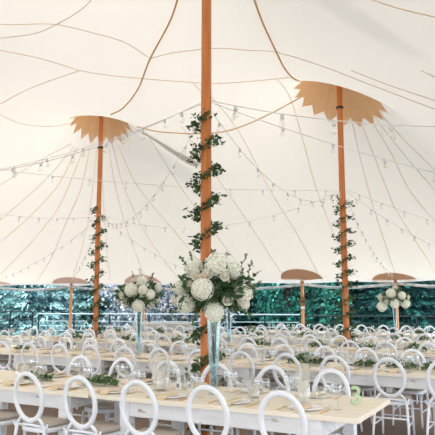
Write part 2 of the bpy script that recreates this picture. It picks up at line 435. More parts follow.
# ------------------------------------------------------------------ masts
def mast(i, label, r=.067):
    a, b = MAST[i]; t = tag(empty('tent_pole', W(a, b, 0)), label, 'pole', None)
    bm = NB(); tube(bm, [(0,0,z) for z in np.linspace(0, ZP-.02, 14)], [r*(1-.12*abs(k-6)/7) for k in range(14)], 16)
    obj('shaft', bm, M['pole'], t, smooth=True)
    bm = NB(); lathe(bm, [(r+.001,0),(r+.012,0),(r+.012,.05),(r+.001,.05)], 16, (0,0,ZP-1.62 if i else 5.6)); obj('collar', bm, M['collar'], t)
    bm = NB(); box(bm, (0,0,.006), (.3,.3,.012)); obj('base_plate', bm, M['collar'], t)
    return t
mast(0, 'thick orange wooden mast in the middle with greenery wound around it')
mast(1, 'orange wooden mast at right under the tan star crown')
mast(2, 'orange wooden mast at left, farthest of the masts, under its tan crown')
mast(3, 'orange wooden mast beyond the left edge, holding the left strings of bulbs')
PX = {0:'far left edge by the railing', 1:'left of the left mast, pale and thin', 2:'behind the left tall flowers', 3:'behind the big centre flowers', 4:'left of the right mast carrying a small box', 5:'behind the tall flowers at right'}
for i in range(0, 7):
    t = tag(empty('side_pole', W(*BND[i], 0)), 'slim wooden eave pole '+PX.get(i, 'beyond the right edge of the lawn side'), 'pole')
    bm = NB(); tube(bm, [(0,0,z) for z in np.linspace(0, EAVE+.0, 6)], .05, 12); obj('shaft', bm, M['side_pole'], t, smooth=True)
    bm = NB(); tube(bm, [(0,0,EAVE),(0,0,EAVE+.12)], .012, 6); obj('pin', bm, M['collar'], t)
# small box on the pole right of centre
lp = W(*BND[4]); d = (Vector((0,0,0))-Vector((lp.x, lp.y, 0))).normalized()
lt = tag(empty('box_lantern', Vector((lp.x, lp.y, 1.42))+d*.12, math.atan2(d.y, d.x)+PI/2), 'small brown box lantern with pale lower panel on right eave pole', 'lantern')
bm = NB(); box(bm, (0,0,.2), (.17,.12,.24), bev=.01); lathe(bm, [(.12,.32),(.03,.40),(0,.40)], 4, a0=PI/4); obj('housing', bm, M['lantern'], lt)
bm = NB(); box(bm, (-.04,-.062,.22), (.045,.01,.09)); box(bm, (.04,-.062,.22), (.045,.01,.09)); obj('opening', bm, M['dark'], lt)
bm = NB(); box(bm, (0,0,.04), (.13,.1,.07), bev=.008); obj('lower_panel', bm, M['white_card'], lt)
# ------------------------------------------------------------------ floor, ground
bm = NB(); vs = [bm.verts.new((u, v, 0)) for u, v in [(-17.8,-4.4),(2.9,-4.4),(2.9,13),(1.2,16),(-1,17.3),(-4,18.2),(-10,17.8),(-15,16.2),(-17.8,14.6)]]; bm.faces.new(vs)
g = bmesh.ops.extrude_face_region(bm, geom=bm.faces[:]); bmesh.ops.translate(bm, vec=(0,0,-.06), verts=[e for e in g['geom'] if isinstance(e, bmesh.types.BMVert)])
fo = struct('floor', bm, M['floor']); fo.rotation_euler = (0,0,-ANG)
bm = NB(); box(bm, (0,18,-.11), (120,110,.1)); struct('ground', bm, M['lawn'])
vs = []; fs = []
for i in range(61):
    x = -60+2*i
    for j in range(9):
        t = j/8; z = 9*math.sin(t*PI/2)*(1+.12*math.sin(i*1.3)+.08*math.sin(i*2.9+j)); vs.append((x, 41+j*1.4+math.sin(i*.9)*.6-.02*abs(x), -.2+z))
for i in range(60):
    for j in range(8): a = i*9+j; fs.append((a, a+9, a+10, a+1))
o = obj('hill', pymesh('hill', vs, fs), M['hill'], smooth=True); o['kind'] = 'structure'
# ------------------------------------------------------------------ chair
def make_chair():
    t = empty('oval_back_chair')
    bm = NB()   # seat frame: rounded trapezoid
    def rounded(hw, hd, z0, z1, infl, seg=28):
        def rim(s, z): 
            out = []
            for k in range(seg):
                a = 2*PI*k/seg; c, s_ = math.cos(a), math.sin(a)
                x = hw*s*math.copysign(abs(c)**.62, c)*(1+.07*s_); y = hd*s*math.copysign(abs(s_)**.62, s_)
                out.append(bm.verts.new((x, y, z)))
            return out
        prof = [(infl, z0),(1, z0+(z1-z0)*.3),(1, z0+(z1-z0)*.7),(infl, z1)]
        rings = [rim(s, z) for s, z in prof]
        for A, B in zip(rings, rings[1:]):
            for k in range(seg): bm.faces.new((A[k], A[(k+1) % seg], B[(k+1) % seg], B[k]))
        bm.faces.new(rings[0][::-1]); bm.faces.new(rings[-1])
    rounded(.21, .205, .415, .455, .97); obj('seat', bm, M['white'], t, smooth=False)
    bm = NB(); rounded(.195, .19, .455, .505, .90); obj('cushion', bm, M['cushion'], t, smooth=True)
    bm = NB(); pts = []; lean = math.tan(math.radians(9))
    for k in range(40):
        a = 2*PI*k/40; x = .172*math.sin(a); z = .735+.214*math.cos(a); pts.append((x, -.215-(z-.5)*lean, z))
    n = 40; rings = []
    for k, p in enumerate(pts):    # broad flat moulded ring, slightly stepped
        a = 2*PI*k/40; rd = Vector((math.sin(a)*1.0, 0, math.cos(a)*1.0)).normalized()
        rd = Vector((rd.x, -rd.z*lean, rd.z)).normalized(); nn = Vector((0, -1, -lean)).normalized(); p = Vector(p)
        sec = [(-.021,.009),(-.012,.015),(.012,.015),(.021,.009),(.021,-.009),(.012,-.015),(-.012,-.015),(-.021,-.009)]
        rings.append([bm.verts.new(p+rd*s+nn*q) for s, q in sec])
    for k in range(n):
        A, B = rings[k], rings[(k+1) % n]
        for j in range(8): bm.faces.new((A[j], A[(j+1) % 8], B[(j+1) % 8], B[j]))
    obj('backrest', bm, M['white'], t, smooth=True)
    for s in (-1,1):
        bm = NB(); tube(bm, [(.175*s,.175,.42),(.18*s,.185,.2),(.187*s,.2,0)], [.018,.015,.012], 10); obj('leg', bm, M['white'], t, smooth=True)
        bm = NB(); tube(bm, [(.205*s,-.30,0),(.197*s,-.25,.2),(.182*s,-.215,.40),(.178*s,-.212,.46),(.155*s,-.216,.50),(.125*s,-.220,.535),(.105*s,-.224,.55)], [.013,.015,.017,.017,.016,.015,.014], 10)
        tube(bm, [(.178*s,-.212,.45),(.205*s,-.213,.475),(.212*s,-.215,.50),(.197*s,-.216,.515)], [.014,.012,.010,.008], 8)
        obj('leg', bm, M['white'], t, smooth=True)
        bm = NB(); tube(bm, [(.182*s,.19,.19),(.197*s,-.25,.19)], .009, 8); obj('stretcher', bm, M['white'], t, smooth=True)
    bm = NB(); tube(bm, [(-.183,.185,.235),(.183,.185,.235)], .009, 8); obj('stretcher', bm, M['white'], t, smooth=True)
    bm = NB(); tube(bm, [(-.195,-.235,.27),(.195,-.235,.27)], .010, 8); obj('stretcher', bm, M['white'], t, smooth=True)
    bm = NB(); tube(bm, [(-.178,-.213,.475),(0,-.222,.485),(.178,-.213,.475)], .013, 8); obj('back_rail', bm, M['white'], t, smooth=True)
    return t
chair0 = make_chair()
# ------------------------------------------------------------------ farm table (origin floor centre, long axis x)
TL, TW, TH = 2.50, 1.04, .76
def make_table():
    t = empty('farm_table')
    bm = NB()
    for k in range(6): box(bm, (0, -TW/2+TW/12+k*TW/6, TH-.02), (TL, TW/6-.003, .04), bev=.004)
    obj('table_top', bm, M['top'], t)
    bm = NB(); ax, ay = TL/2-.30, TW/2-.07
    for s in (-1,1):
        box(bm, (0, s*ay, TH-.105), (2*ax, .035, .13), bev=.004); box(bm, (s*(ax-.0), 0, TH-.105), (.035, 2*ay-.02, .13), bev=.004)
        for q in (-1,1):
            for e in (-.02,.02): lathe(bm, [(0,0),(.008,0),(.008,.004)], 6, (q*(ax-.05)+e*0, s*(ay+.02), TH-.1))
    obj('apron', bm, M['apron'], t)
    for sx in (-1,1):
        for sy in (-1,1):
            bm = NB(); box(bm, (sx*(ax-.045), sy*(ay-.02), (TH-.04)/2), (.10,.10,TH-.04), bev=.006); obj('leg', bm, M['apron'], t)
    return t
table0 = make_table()
# ------------------------------------------------------------------ tableware prototypes (origin on the table surface)
def lathe_obj(name, prof, m, seg=20, smooth=True):
    bm = NB(); lathe(bm, prof, seg); return obj(name, bm, M[m], smooth=smooth)
plate0 = lathe_obj('dinner_plate', [(0,.0),(.085,.0),(.135,.015),(.14,.020),(.139,.023),(.132,.021),(.088,.012),(0,.011)], 'plate', 28)
wine0 = lathe_obj('wine_glass', [(0,0),(.034,0),(.034,.003),(.005,.008),(.004,.085),(.012,.095),(.034,.118),(.041,.145),(.038,.185),(.033,.21),(.0315,.21),(.0365,.184),(.039,.145),(.032,.12),(.008,.1),(0,.1)], 'glass', 16)
tumb0 = lathe_obj('water_goblet', [(0,0),(.032,0),(.032,.003),(.007,.01),(.007,.045),(.03,.065),(.038,.10),(.040,.15),(.038,.15),(.036,.10),(.028,.068),(0,.055)], 'glass', 16)
# folded napkin draped from the plate down onto the boards (origin at the plate centre, on the table)
vs = []; fs = []
sec = [(-.185,.002),(-.17,.004),(-.148,.020),(-.135,.026),(-.08,.0235),(0,.021),(.055,.021)]
for i_, (y_, z_) in enumerate(sec):
    for x_ in (-.043,-.02,.0,.024,.043):
        xx = x_*(1-.06*i_/6)+.004*math.sin(i_*1.7); dz = .003*math.sin(x_*60+i_)
        vs.append((xx, y_, z_+max(dz,0)))
nn_ = len(vs)
vs += [(x_, y_, z_+.011) for x_, y_, z_ in vs[:nn_]]
for i_ in range(len(sec)-1):
    for j_ in range(4):
        a_ = i_*5+j_; fs.append((a_, a_+5, a_+6, a_+1)); fs.append((nn_+a_, nn_+a_+1, nn_+a_+6, nn_+a_+5))
for i_ in range(len(sec)-1):
    a_ = i_*5; fs.append((a_, nn_+a_, nn_+a_+5, a_+5)); a_ += 4; fs.append((a_, a_+5, nn_+a_+5, nn_+a_))
for j_ in range(4):
    fs.append((j_, j_+1, nn_+j_+1, nn_+j_)); a_ = (len(sec)-1)*5+j_; fs.append((a_, nn_+a_, nn_+a_+1, a_+1))
nap0 = obj('napkin', pymesh('napkin', vs, fs), M['napkin'])
bm = NB(); tube(bm, [(0,-.10,.004),(0,-.02,.005),(0,.03,.007)], [.005,.0035,.003], 6); box(bm, (0,.045,.006), (.022,.03,.003))
for k in (-1.5,-.5,.5,1.5): tube(bm, [(.006*k,.055,.006),(.006*k,.098,.004)], [.0018,.0012], 5)
fork0 = obj('fork', bm, M['gold'])
bm = NB(); tube(bm, [(0,-.11,.005),(0,-.02,.005),(0,0,.005)], [.006,.005,.004], 6); box(bm, (.002,.055,.004), (.018,.115,.003), bev=.001)
knife0 = obj('knife', bm, M['gold'])
protos = [plate0, wine0, tumb0, nap0, fork0, knife0]
kids = children_map()
used = {}
def put(proto, loc, rz, label, cat, group):
    if not used.get(proto.name): used[proto.name] = True; o = proto
    else: o = copy_tree(proto, kids)
    o.location = loc; o.rotation_euler = (0,0,rz); tag(o, label, cat, group); return o
names = {k: v for k, v in zip(protos, protos)}
# rows: (name, v near edge, table centres, near chair u list or None, near chair offset, far offset)
ROWNAME = ['front','second','third','fourth','back']
rows = []
V0 = [4.50, 7.52, 10.55, 13.58, 16.55]
C0 = [-2.52, -2.02, -3.35, -2.6, -3.9]
def vis(u, v, pad=.35):
    return -1.127*v-pad < u < -.15*v+pad
for ri in range(5):
    v0 = V0[ri]; vc = v0+TW/2
    cs = [C0[ri]+2.55*k for k in range(-7, 3)]
    cs = [c for c in cs if c-1.25 < -.15*v0+.35 and c+1.25 > -1.127*(v0+TW)-.3]
    if ri == 0: cs = [-5.07, -2.52]
    if ri > 1: lim = u_at([0,0,3,100,205][ri], vc, .97); cs = [c for c in cs if c-1.25 > lim-.5]
    for i, c in enumerate(sorted(cs)):
        t = put(table0, W(c, vc, 0), -ANG, 'whitewashed plank farm table, %s of the %s table row' % (nth(i, len(cs)), ROWNAME[ri]), 'table', 'farm tables in the %s row' % ROWNAME[ri])
    for side in (0, 1):
        if ri == 0: us = [-4.92,-4.28,-3.66,-3.02,-2.38,-1.75] if side == 0 else [-5.04,-4.42,-3.78,-3.14,-2.50,-1.88]
        else:
            us = sorted(c+d for c in cs for d in (-.95,-.32,.32,.95))
            if ri == 4 and side == 1: us = [u for u in us if u > -11.5]
        offs = [.30, .22, .24, .24, .24][ri]
        if side == 0: vch, rz = v0-offs+.235+.03, -ANG
        else: vch, rz = v0+TW+.10-.235+.03+.08, -ANG+PI
        us = [u for u in us if vis(u, vch, .1 if ri else .3)]
        sd = 'near' if side == 0 else 'far'
        for i, u in enumerate(us):
            jr = random.uniform(-.05,.05) if ri else random.uniform(-.02,.02)
            look = 'with its back to the camera' if side == 0 else 'facing the camera'
            put(chair0, W(u+random.uniform(-.012,.012), vch, 0), rz+jr, 'white oval-back chair, %s on the %s side of %s row' % (nth(i, len(us)), sd, ROWNAME[ri]), 'chair', 'oval-back chairs at the %s row' % ROWNAME[ri])
            s = 1 if side == 0 else -1
            ve = v0 if side == 0 else v0+TW
            L = lambda du, dv, dz=0: W(u+s*du, ve+s*dv, TH+dz)
            rr = -ANG+(0 if side == 0 else PI)
            place = '%s place on the %s side of %s row' % (nth(i, len(us)), sd, ROWNAME[ri])
            put(nap0, L(.0, .205), rr+random.uniform(-.05,.05), 'tan linen napkin, '+place, 'napkin', 'tan napkins')
            put(plate0, L(0, .20, 0), rr, 'round white plate, '+place, 'plate', 'white plates')
            put(wine0, L(.15, .34), 0, 'clear wine glass, '+place, 'glass', 'wine glasses')
            if ri < 2: put(wine0, L(.235, .30), 0, 'second clear wine glass, '+place, 'glass', 'wine glasses')
            if ri < 3:
                put(tumb0, L(.06, .385), 0, 'clear water goblet, '+place, 'glass', 'water goblets')
            if ri < 2:
                put(fork0, L(-.185, .16), rr, 'gold fork, '+place, 'fork', 'gold forks')
                put(knife0, L(.175, .16), rr, 'gold knife, '+place, 'knife', 'gold knives')
# ------------------------------------------------------------------ flowers and leaves
def leaf(vs, fs, p, d, nrm, L, w):
    d = d.normalized(); s = d.cross(nrm)
    if s.length < 1e-4: s = d.cross(Vector((1,0,.3)))
    s = s.normalized(); nn = s.cross(d).normalized(); b = len(vs)
    for a, q, k in ((0,0,0),(.3,.5,.05),(.65,.42,.03),(1,0,-.12)):
        if q == 0: vs.append(p+d*a*L+nn*k*L)
        else:
            vs.append(p+d*a*L+s*q*w+nn*(k+.06)*L); vs.append(p+d*a*L-s*q*w+nn*(k+.06)*L); 
    # 0, 1r 2l, 3r 4l, 5
    fs.extend([(b, b+1, b+2), (b+1, b+3, b+4, b+2), (b+3, b+5, b+4)])
def rv(s=1): 
    while True:
        v = Vector((random.uniform(-1,1), random.uniform(-1,1), random.uniform(-1,1)))
        if .05 < v.length < 1: return v.normalized()*s
def hydrangea_mesh(name, R, n=95):
    vs = []; fs = []; mi = []
    bm = NB(); bmesh.ops.create_icosphere(bm, subdivisions=2, radius=R*.82)
    bm.verts.ensure_lookup_table()
    for v in bm.verts: vs.append(v.co.copy())
    for f in bm.faces: fs.append(tuple(v.index for v in f.verts)); mi.append(1)
    bm.free()
    for k in range(n):
        y = 1-2*(k+.5)/n; r = math.sqrt(1-y*y); a = k*2.39996
        nn = Vector((math.cos(a)*r, math.sin(a)*r, y)); t = nn.orthogonal().normalized(); s = nn.cross(t); a0 = random.uniform(0, PI)
        c = nn*R*random.uniform(.88,1.02); pr = R*random.uniform(.17,.23)
        for q in range(4):
            th = a0+q*PI/2; d = t*math.cos(th)+s*math.sin(th); e = nn.cross(d); b = len(vs)
            vs.extend([c-nn*.1*pr, c+d*pr*.6+e*pr*.42+nn*pr*.12, c+d*pr*1.05+nn*pr*.0, c+d*pr*.6-e*pr*.42+nn*pr*.12]); fs.append((b, b+1, b+2, b+3)); mi.append(0)
    me = pymesh(name, vs, fs); me.materials.append(M['bloom']); me.materials.append(M['bloom_core'])
    me.polygons.foreach_set('material_index', mi); return me
def rose_mesh(name, R, m):
    vs = []; fs = []
    for ring, (n, rr, op, hh) in enumerate([(3,.25,.1,.9),(4,.45,.25,.85),(5,.7,.5,.75),(6,.95,.8,.55)]):
        for k in range(n):
            a = 2*PI*k/n+ring*.6; w = 2*PI/n*.62; b = len(vs)
            for j in range(4):
                t = j/3; rad = R*(.12+rr*math.sin(t*1.5)*(.75+.3*op)); z = R*(-.5+t*(1.1*hh)+.3*(1-op)*t)
                for i in range(5):
                    th = a+w*(i-2)/2*(1-.25*(t-.6)**2); rd = rad*(1+.05*((i-2)/2)**2); vs.append(Vector((rd*math.cos(th), rd*math.sin(th), z-(.12*R*t*abs(i-2)/2))))
            for j in range(3):
                for i in range(4): q = b+j*5+i; fs.append((q, q+1, q+6, q+5))
    bm = NB(); bmesh.ops.create_icosphere(bm, subdivisions=1, radius=R*.5); b0 = len(vs)
    bm.verts.ensure_lookup_table()
    for v in bm.verts: vs.append(v.co+Vector((0,0,R*.05)))
    for f in bm.faces: fs.append(tuple(b0+v.index for v in f.verts))
    bm.free()
    me = pymesh(name, vs, fs); me.materials.append(M[m]); return me
HYD = [hydrangea_mesh('hydrangea', .1) for _ in range(3)]
ROSE = rose_mesh('rose', .05, 'rose'); ROSW = rose_mesh('rose_white', .05, 'rose_white')
def sprig(base, tip, n=14, L=.035, w=.016, m='leaf2', droop=.0, parent=None, name='sprig'):
    base, tip = Vector(base), Vector(tip); bm = NB(); pts = []
    for k in range(7):
        t = k/6; p = base.lerp(tip, t); p.z -= droop*t*t; p += rv(.004); pts.append(p)
    tube(bm, pts, [.003-.0003*k for k in range(7)], 5); me = bpy.data.meshes.new(name); bm.to_mesh(me); bm.free()
    vs = [v.co.copy() for v in me.vertices]; fs = [tuple(p.vertices) for p in me.polygons]; nb = len(fs)
    ax = (tip-base).normalized()
    for k in range(n):
        t = .15+.85*k/n; i = min(int(t*6), 5); p = pts[i].lerp(pts[i+1], t*6-i); d = (ax*.6+rv(.8)); leaf(vs, fs, p, d, rv(), L*random.uniform(.7,1.1), w)
    me2 = pymesh(name, vs, fs); me2.materials.append(M['stem']); me2.materials.append(M[m]); me2.polygons.foreach_set('material_index', [0]*nb+[1]*(len(fs)-nb))
    return obj(name, me2, None, parent)
def tall_arrangement(root_loc, rad, blooms, label, nleaf=420, sprigs=(), name='flower_arrangement'):
    """blooms: (right, up, toward camera, radius, kind) metres from the ball centre"""
    t = tag(empty(name, root_loc), label, 'flowers')
    cz = Vector((0, 0, rad*.55)); vs = []; fs = []
    az = math.atan2(root_loc[0], root_loc[1]); rt = Vector((math.cos(az), -math.sin(az), 0)); fw = Vector((-math.sin(az), -math.cos(az), 0))
    for k in range(nleaf):
        d = rv(); d.z *= .8; r = rad*random.uniform(.35,.98); p = cz+d*r*Vector((1.0,1.0,.72)).length/1.58
        p = cz+Vector((d.x*r, d.y*r, d.z*r*.72)); leaf(vs, fs, p, (d+rv(.7)), rv(), rad*random.uniform(.2,.36), rad*random.uniform(.09,.16))
    me = pymesh('foliage', vs, fs); o = obj('foliage', me, M['leaf'], t)
    for r_, u_, f_, R, kind in blooms:
        p = cz+rt*r_+Vector((0,0,u_))+fw*f_; me = {'h': HYD[random.randrange(3)], 'r': ROSE, 'w': ROSW}[kind]
        b = obj({'h':'hydrangea_bloom','r':'rose_bloom','w':'rose_bloom'}[kind], me, None, t, p); base = .1 if kind == 'h' else .05
        b.scale = (R/base,)*3
        dd = (rt*r_+Vector((0,0,u_+.02))+fw*(abs(f_)+.08)).normalized()
        b.rotation_euler = dd.to_track_quat('Z', 'Y').to_euler()
    for (a, b, c), (d, e, f) in sprigs:
        sprig(cz+rt*a+Vector((0,0,b))+fw*c, cz+rt*d+Vector((0,0,e))+fw*f, 16, rad*.13, rad*.06, 'leaf2', parent=t)
    bm = NB()
    for k in range(7):
        a = k*.9; tube(bm, [(.045*math.cos(a), .045*math.sin(a), 0.05),(.02*math.cos(a+1), .02*math.sin(a+1), -.25),(.008*math.cos(a+2), .008*math.sin(a+2), -.5)], .004, 5)
    obj('stem', bm, M['stem'], t)
    return t
def vase(loc, H, r0, r1, label):
    bm = NB(); w = .004
    prof = [(0,0),(r0*1.25,0),(r0*1.25,.012),(r0*.8,.03),(r0,.09)]
    for k in range(1, 9): z = .09+(H-.09)*k/8; prof.append((r0+(r1-r0)*(k/8)**1.25, z))
    inner = [(r-w, z+(.012 if z < .1 else 0)) for r, z in prof[:3:-1]]; prof += inner+[(0,.05)]
    lathe(bm, prof, 18); return tag(obj('trumpet_vase', bm, M['glass_blue'], smooth=True, loc=loc), label, 'vase')
def blooms_px(cx, cy, s, lst, rad):
    out = []
    for x, y, r, k in lst:
        dx = (x-cx)/s; dz = (cy-y)/s; R = r/s; q = rad**2*.8-dx*dx-(dz/.8)**2; f = math.sqrt(max(q, .004)); out.append((dx, dz, f*random.uniform(.98,1.12), R*1.06, k))
    return out
# centre
VC = [V0[i]+TW/2 for i in range(5)]
def vase_set(px, ri, H, lst, cy, rad, lab_v, lab_f, nl, spr=(), r0=.038, r1=.068, extra=0, cx=None):
    u = u_at(px, VC[ri], 1.3); p = W(u, VC[ri], TH); s = F/p.y
    vase(p, H, r0, r1, lab_v); top = p+Vector((0,0,H-.0))
    bl = blooms_px(cx or px, cy, s, lst, rad)
    n = len(bl)
    for k in range(extra):
        a = PI*(.15+.7*k/max(extra-1,1))+PI*0; bl.append((math.cos(a)*rad*.75, random.uniform(-.3,.5)*rad, -rad*.55*math.sin(a), rad*.22, 'h'))
    return tall_arrangement(top, rad, bl, lab_f, nl, spr)
cl = [(186,299,10,'h'),(203,286,10.5,'h'),(214.4,307,9.5,'h'),(217,263,12,'h'),(242,290,9,'h'),(194,263,9,'h'),(233,268,8,'h'),(207.5,272,5,'w'),(202,276,4.5,'r'),
      (191.5,282,4,'r'),(227,296,5,'w'),(181,284,7.5,'h'),(175,296,4.5,'w'),(224,274,4.5,'w'),(243,300,6,'h'),(196,272,5,'w'),(250,283,4,'w')]
vase_set(214, 0, .78, cl, 285, .35, 'tall clear trumpet vase on the front row under the largest flowers',
  'largest arrangement of white hydrangeas, roses and greenery, centre of photo', 620,
  [((-.15,.1,.1),(-.33,.30,.1)),((-.1,.12,.1),(-.24,.34,.1)),((.2,.1,.1),(.32,.34,.1)),((.25,0,.1),(.43,.17,.1)),((.1,.15,0),(.12,.36,0)),((.25,-.05,.1),(.44,.06,.1)),
   ((-.2,-.1,.15),(-.40,-.22,.15)),((-.25,0,.1),(-.42,.02,.1)),((.2,-.15,.1),(.35,-.26,.1)),((-.05,.2,0),(.0,.36,0)),((.3,.05,0),(.36,.26,0)),((-.15,-.15,.1),(-.2,-.33,.1))], extra=5, r0=.042, r1=.07)
ll = [(131,287,6.5,'h'),(138,302,6,'h'),(142,287,5,'h'),(122,292,3.2,'w'),(126,300,3.2,'w'),(119,298,2.5,'w'),(141,278,5,'h'),(149,291,5,'h'),(157,285,4,'h'),(151,301,4,'w'),(157,296,3,'w'),(133,278,3,'w')]
vase_set(139, 1, .78, ll, 291, .36, 'tall clear trumpet vase on the second row right of left mast',
  'white hydrangea and rose arrangement at left, standing high over the second row', 420,
  [((-.1,.1,.1),(-.12,.36,.1)),((.05,.15,.1),(.0,.40,.1)),((.15,.1,.1),(.2,.34,.1)),((-.25,0,.1),(-.42,.05,.1)),((-.2,-.1,.1),(-.36,-.2,.1)),((.25,0,0),(.4,.1,0))], extra=4)
rl = [(383,303,5,'h'),(395,300,4.6,'h'),(405,300,4.6,'h'),(392,290.5,4.8,'h'),(382,294,3.6,'w'),(402,292.5,3.8,'h'),(396,285,3,'w'),(388,298,2.6,'w'),(408,294,2.4,'w')]
vase_set(395, 4, .80, rl, 294, .36, 'slender clear trumpet vase on the back row before a side pole',
  'small white flower ball at right on the back row, near the side pole', 380, [((-.1,.1,.1),(-.18,.34,.1)),((.1,.1,.1),(.15,.36,.1))], extra=4)
vase_set(229, 2, .80, [(222,268,6,'h'),(235,283,6,'h'),(238,270,5,'h'),(229,276,5,'h'),(226,288,5,'h')], 283, .34, 'clear trumpet vase on the third row behind the centre vase',
  'white flower arrangement mostly hidden behind the largest centre arrangement', 300, extra=4)
# vines on masts
def vine(mi, z0, z1, pitch, label, L=.06, dens=70, pr=.067, ph=0):
    a, b = MAST[mi]; vs = []; fs = []; pts = []
    t = tag(empty('leafy_garland', W(a, b, 0)), label, 'garland')
    n = int((z1-z0)/pitch*16)
    for k in range(n+1):
        q = k/n; th = ph+2*PI*(z1-z0)*q/pitch; pts.append(Vector(((pr+.014)*math.cos(th), (pr+.014)*math.sin(th), z0+(z1-z0)*q)))
    bm = NB(); tube(bm, pts, .006, 5); obj('stem', bm, M['stem'], t)
    for k in range(int((z1-z0)*dens)):
        q = random.random(); i = min(int(q*n), n-1); p = pts[i].lerp(pts[i+1], q*n-i); out = Vector((p.x, p.y, 0)).normalized()
        tt = (pts[i+1]-pts[i]).normalized()
        d = out*random.uniform(.2,1.1)+tt*random.uniform(-.7,1)+Vector((0,0,random.uniform(-.5,.3))); ll_ = L*random.uniform(.6,1.2)
        leaf(vs, fs, p+out*random.uniform(0,.05 if random.random() < .6 else .15)+Vector((0,0,random.uniform(-.08,.04))), d, rv(), ll_, ll_*.5)
    obj('leaves', pymesh('leaves', vs, fs), M['leafv'], t)
    return t
vine(0, .0, 3.95, .37, 'dark leafy garland wound around the middle mast', .066, 520, ph=1.0)
vine(1, .3, 3.85, .285, 'leafy garland wound around the right mast', .072, 330, pr=.067)
vine(2, .3, 4.15, .37, 'leafy garland wound around the left mast', .075, 300, pr=.067, ph=2)
# low greenery on the tables
def greens(px, ri, ln, label, nb=3, h=.10, dense=1.0, dv=0):
    u = u_at(px, VC[ri]+dv); t = tag(empty('table_greenery', W(u, VC[ri]+dv, TH), -ANG), label, 'greenery')
    vs = []; fs = []
    for k in range(int(ln*400*dense)):
        x = random.uniform(-ln/2, ln/2)*math.sqrt(random.random()) if random.random() < .5 else random.uniform(-ln/2, ln/2)
        e = 1-(2*x/ln)**2*.7; p = Vector((x, random.gauss(0,.045)*e, random.uniform(.01, h*e)))
        d = Vector((random.uniform(-1,1), random.uniform(-1,1), random.uniform(0,.9))); l = random.uniform(.04,.07); leaf(vs, fs, p, d, Vector((0,0,1))+rv(.6), l, l*.5)
    obj('leaves', pymesh('leaves', vs, fs), M['leaf2'], t)
    bm = NB(); tube(bm, [(-ln/2,0,.008),(0,.02,.02),(ln/2,0,.008)], .004, 5); obj('stem', bm, M['stem'], t)
    for k in range(nb):
        R = random.uniform(.028,.045); b = obj('rose_bloom', ROSW, None, t, ((k+.5)/nb*ln*.8-ln*.4, random.uniform(-.05,.05), h*.8)); b.scale = (R/.05,)*3
        b.rotation_euler = (random.uniform(-.6,.2), random.uniform(-.4,.4), 0)
greens(38, 0, .42, 'loose green sprigs at far left of the front row', 0, .07)
greens(101, 0, .46, 'leafy green runner on the front row beside the table joint', 1, .08)
greens(307, 1, .56, 'dense round green foliage bunch on second row above the front candle', 3, .13, 1.5)
greens(366, 1, .34, 'small green cluster on second row behind the pale green number', 1, .10)
greens(402, 1, .40, 'green foliage with white buds near right end of second row', 2, .11)
greens(431, 1, .26, 'green sprigs at the right edge of second row', 1, .09)
greens(213, 1, .34, 'leafy sprigs on second row beside the middle mast', 1, .12)
greens(22, 1, .35, 'sparse green sprigs at the left end of second row', 2, .07)
gi = 0
for ri, xs in ((2, [78,128,180,262,318,368,415]), (3, [115,160,205,255,305,352,400,425]), (4, [250,290,330,375,420])):
    for k, x in enumerate(xs):
        greens(x, ri, .40, 'low greens and white roses, %s bunch on the %s row' % (nth(k, len(xs)), ROWNAME[ri]), 4, .13, .9)
# white draped counter standing behind the rows, left of the middle mast
dc = tag(empty('draped_counter', (-1.62, 18.3, 0), -.15), 'white cloth-draped counter behind the tables, between left flowers and middle mast', 'counter')
bm = NB(); box(bm, (0,0,1.0), (1.75,.62,.03), bev=.006); obj('counter_top', bm, M['white_card'], dc)
vs = []; fs = []; ring = []
for k in range(120):
    t = k/120*4; sd_ = int(t); f = t-sd_; a_, b_ = [((-.86,-.3),(.86,-.3)),((.86,-.3),(.86,.3)),((.86,.3),(-.86,.3)),((-.86,.3),(-.86,-.3))][sd_]
    x = a_[0]+(b_[0]-a_[0])*f; y = a_[1]+(b_[1]-a_[1])*f; nx, ny = [(0,-1),(1,0),(0,1),(-1,0)][sd_]; wv = .018*math.sin(k*1.9)
    vs += [(x, y, .985), (x+nx*(.01+wv*.5), y+ny*(.01+wv*.5), .5), (x+nx*(.02+wv), y+ny*(.02+wv), .01)]
for k in range(120):
    q = (k+1) % 120
    for j in range(2): fs.append((3*k+j, 3*k+j+1, 3*q+j+1, 3*q+j))
obj('drape', pymesh('drape', vs, fs), M['valance'], dc)
# candles in glass cylinders
def hurricane(px, ri, r, H, ch, label_g, label_c, dv=0, cr=.035):
    u = u_at(px, VC[ri]+dv); p = W(u, VC[ri]+dv, TH)
    bm = NB(); lathe(bm, [(0,0),(r*.98,0),(r,.01),(r,H),(r-.004,H),(r-.004,.012),(0,.012)], 24); tag(obj('glass_cylinder', bm, M['glass'], smooth=True, loc=p), label_g, 'candle holder')
    c = tag(empty('pillar_candle', p+Vector((0,0,.0125))), label_c, 'candle')
    bm = NB(); lathe(bm, [(0,0),(cr,0),(cr,ch-.004),(cr-.004,ch),(cr*.5,ch-.004),(0,ch-.006)], 20); obj('wax', bm, M['wax'], c, smooth=False)
    bm = NB(); tube(bm, [(0,0,ch-.008),(.001,0,ch+.012)], .0012, 5); obj('wick', bm, M['wick'], c)
hurricane(161, 0, .085, .34, .17, 'wide clear glass cylinder on front row left of centre vase', 'thick white candle left of the centre vase', -.0, .042)
hurricane(304, 0, .055, .32, .18, 'narrow clear glass cylinder near right end of front row', 'white candle in the narrow cylinder near right end of front row', -.08, .038)
hurricane(254, 0, .055, .14, .10, 'short clear glass cup holding a candle right of centre vase', 'short white candle right of the centre vase', .02, .036)
hurricane(25, 0, .11, .17, .12, 'wide low glass bowl with candle at far left of front row', 'white candle in the wide low glass at far left', .12, .045)
hurricane(412, 3, .06, .32, .16, 'tall glass cylinder at the right end of the fourth row', 'white candle at the right end of the fourth row')
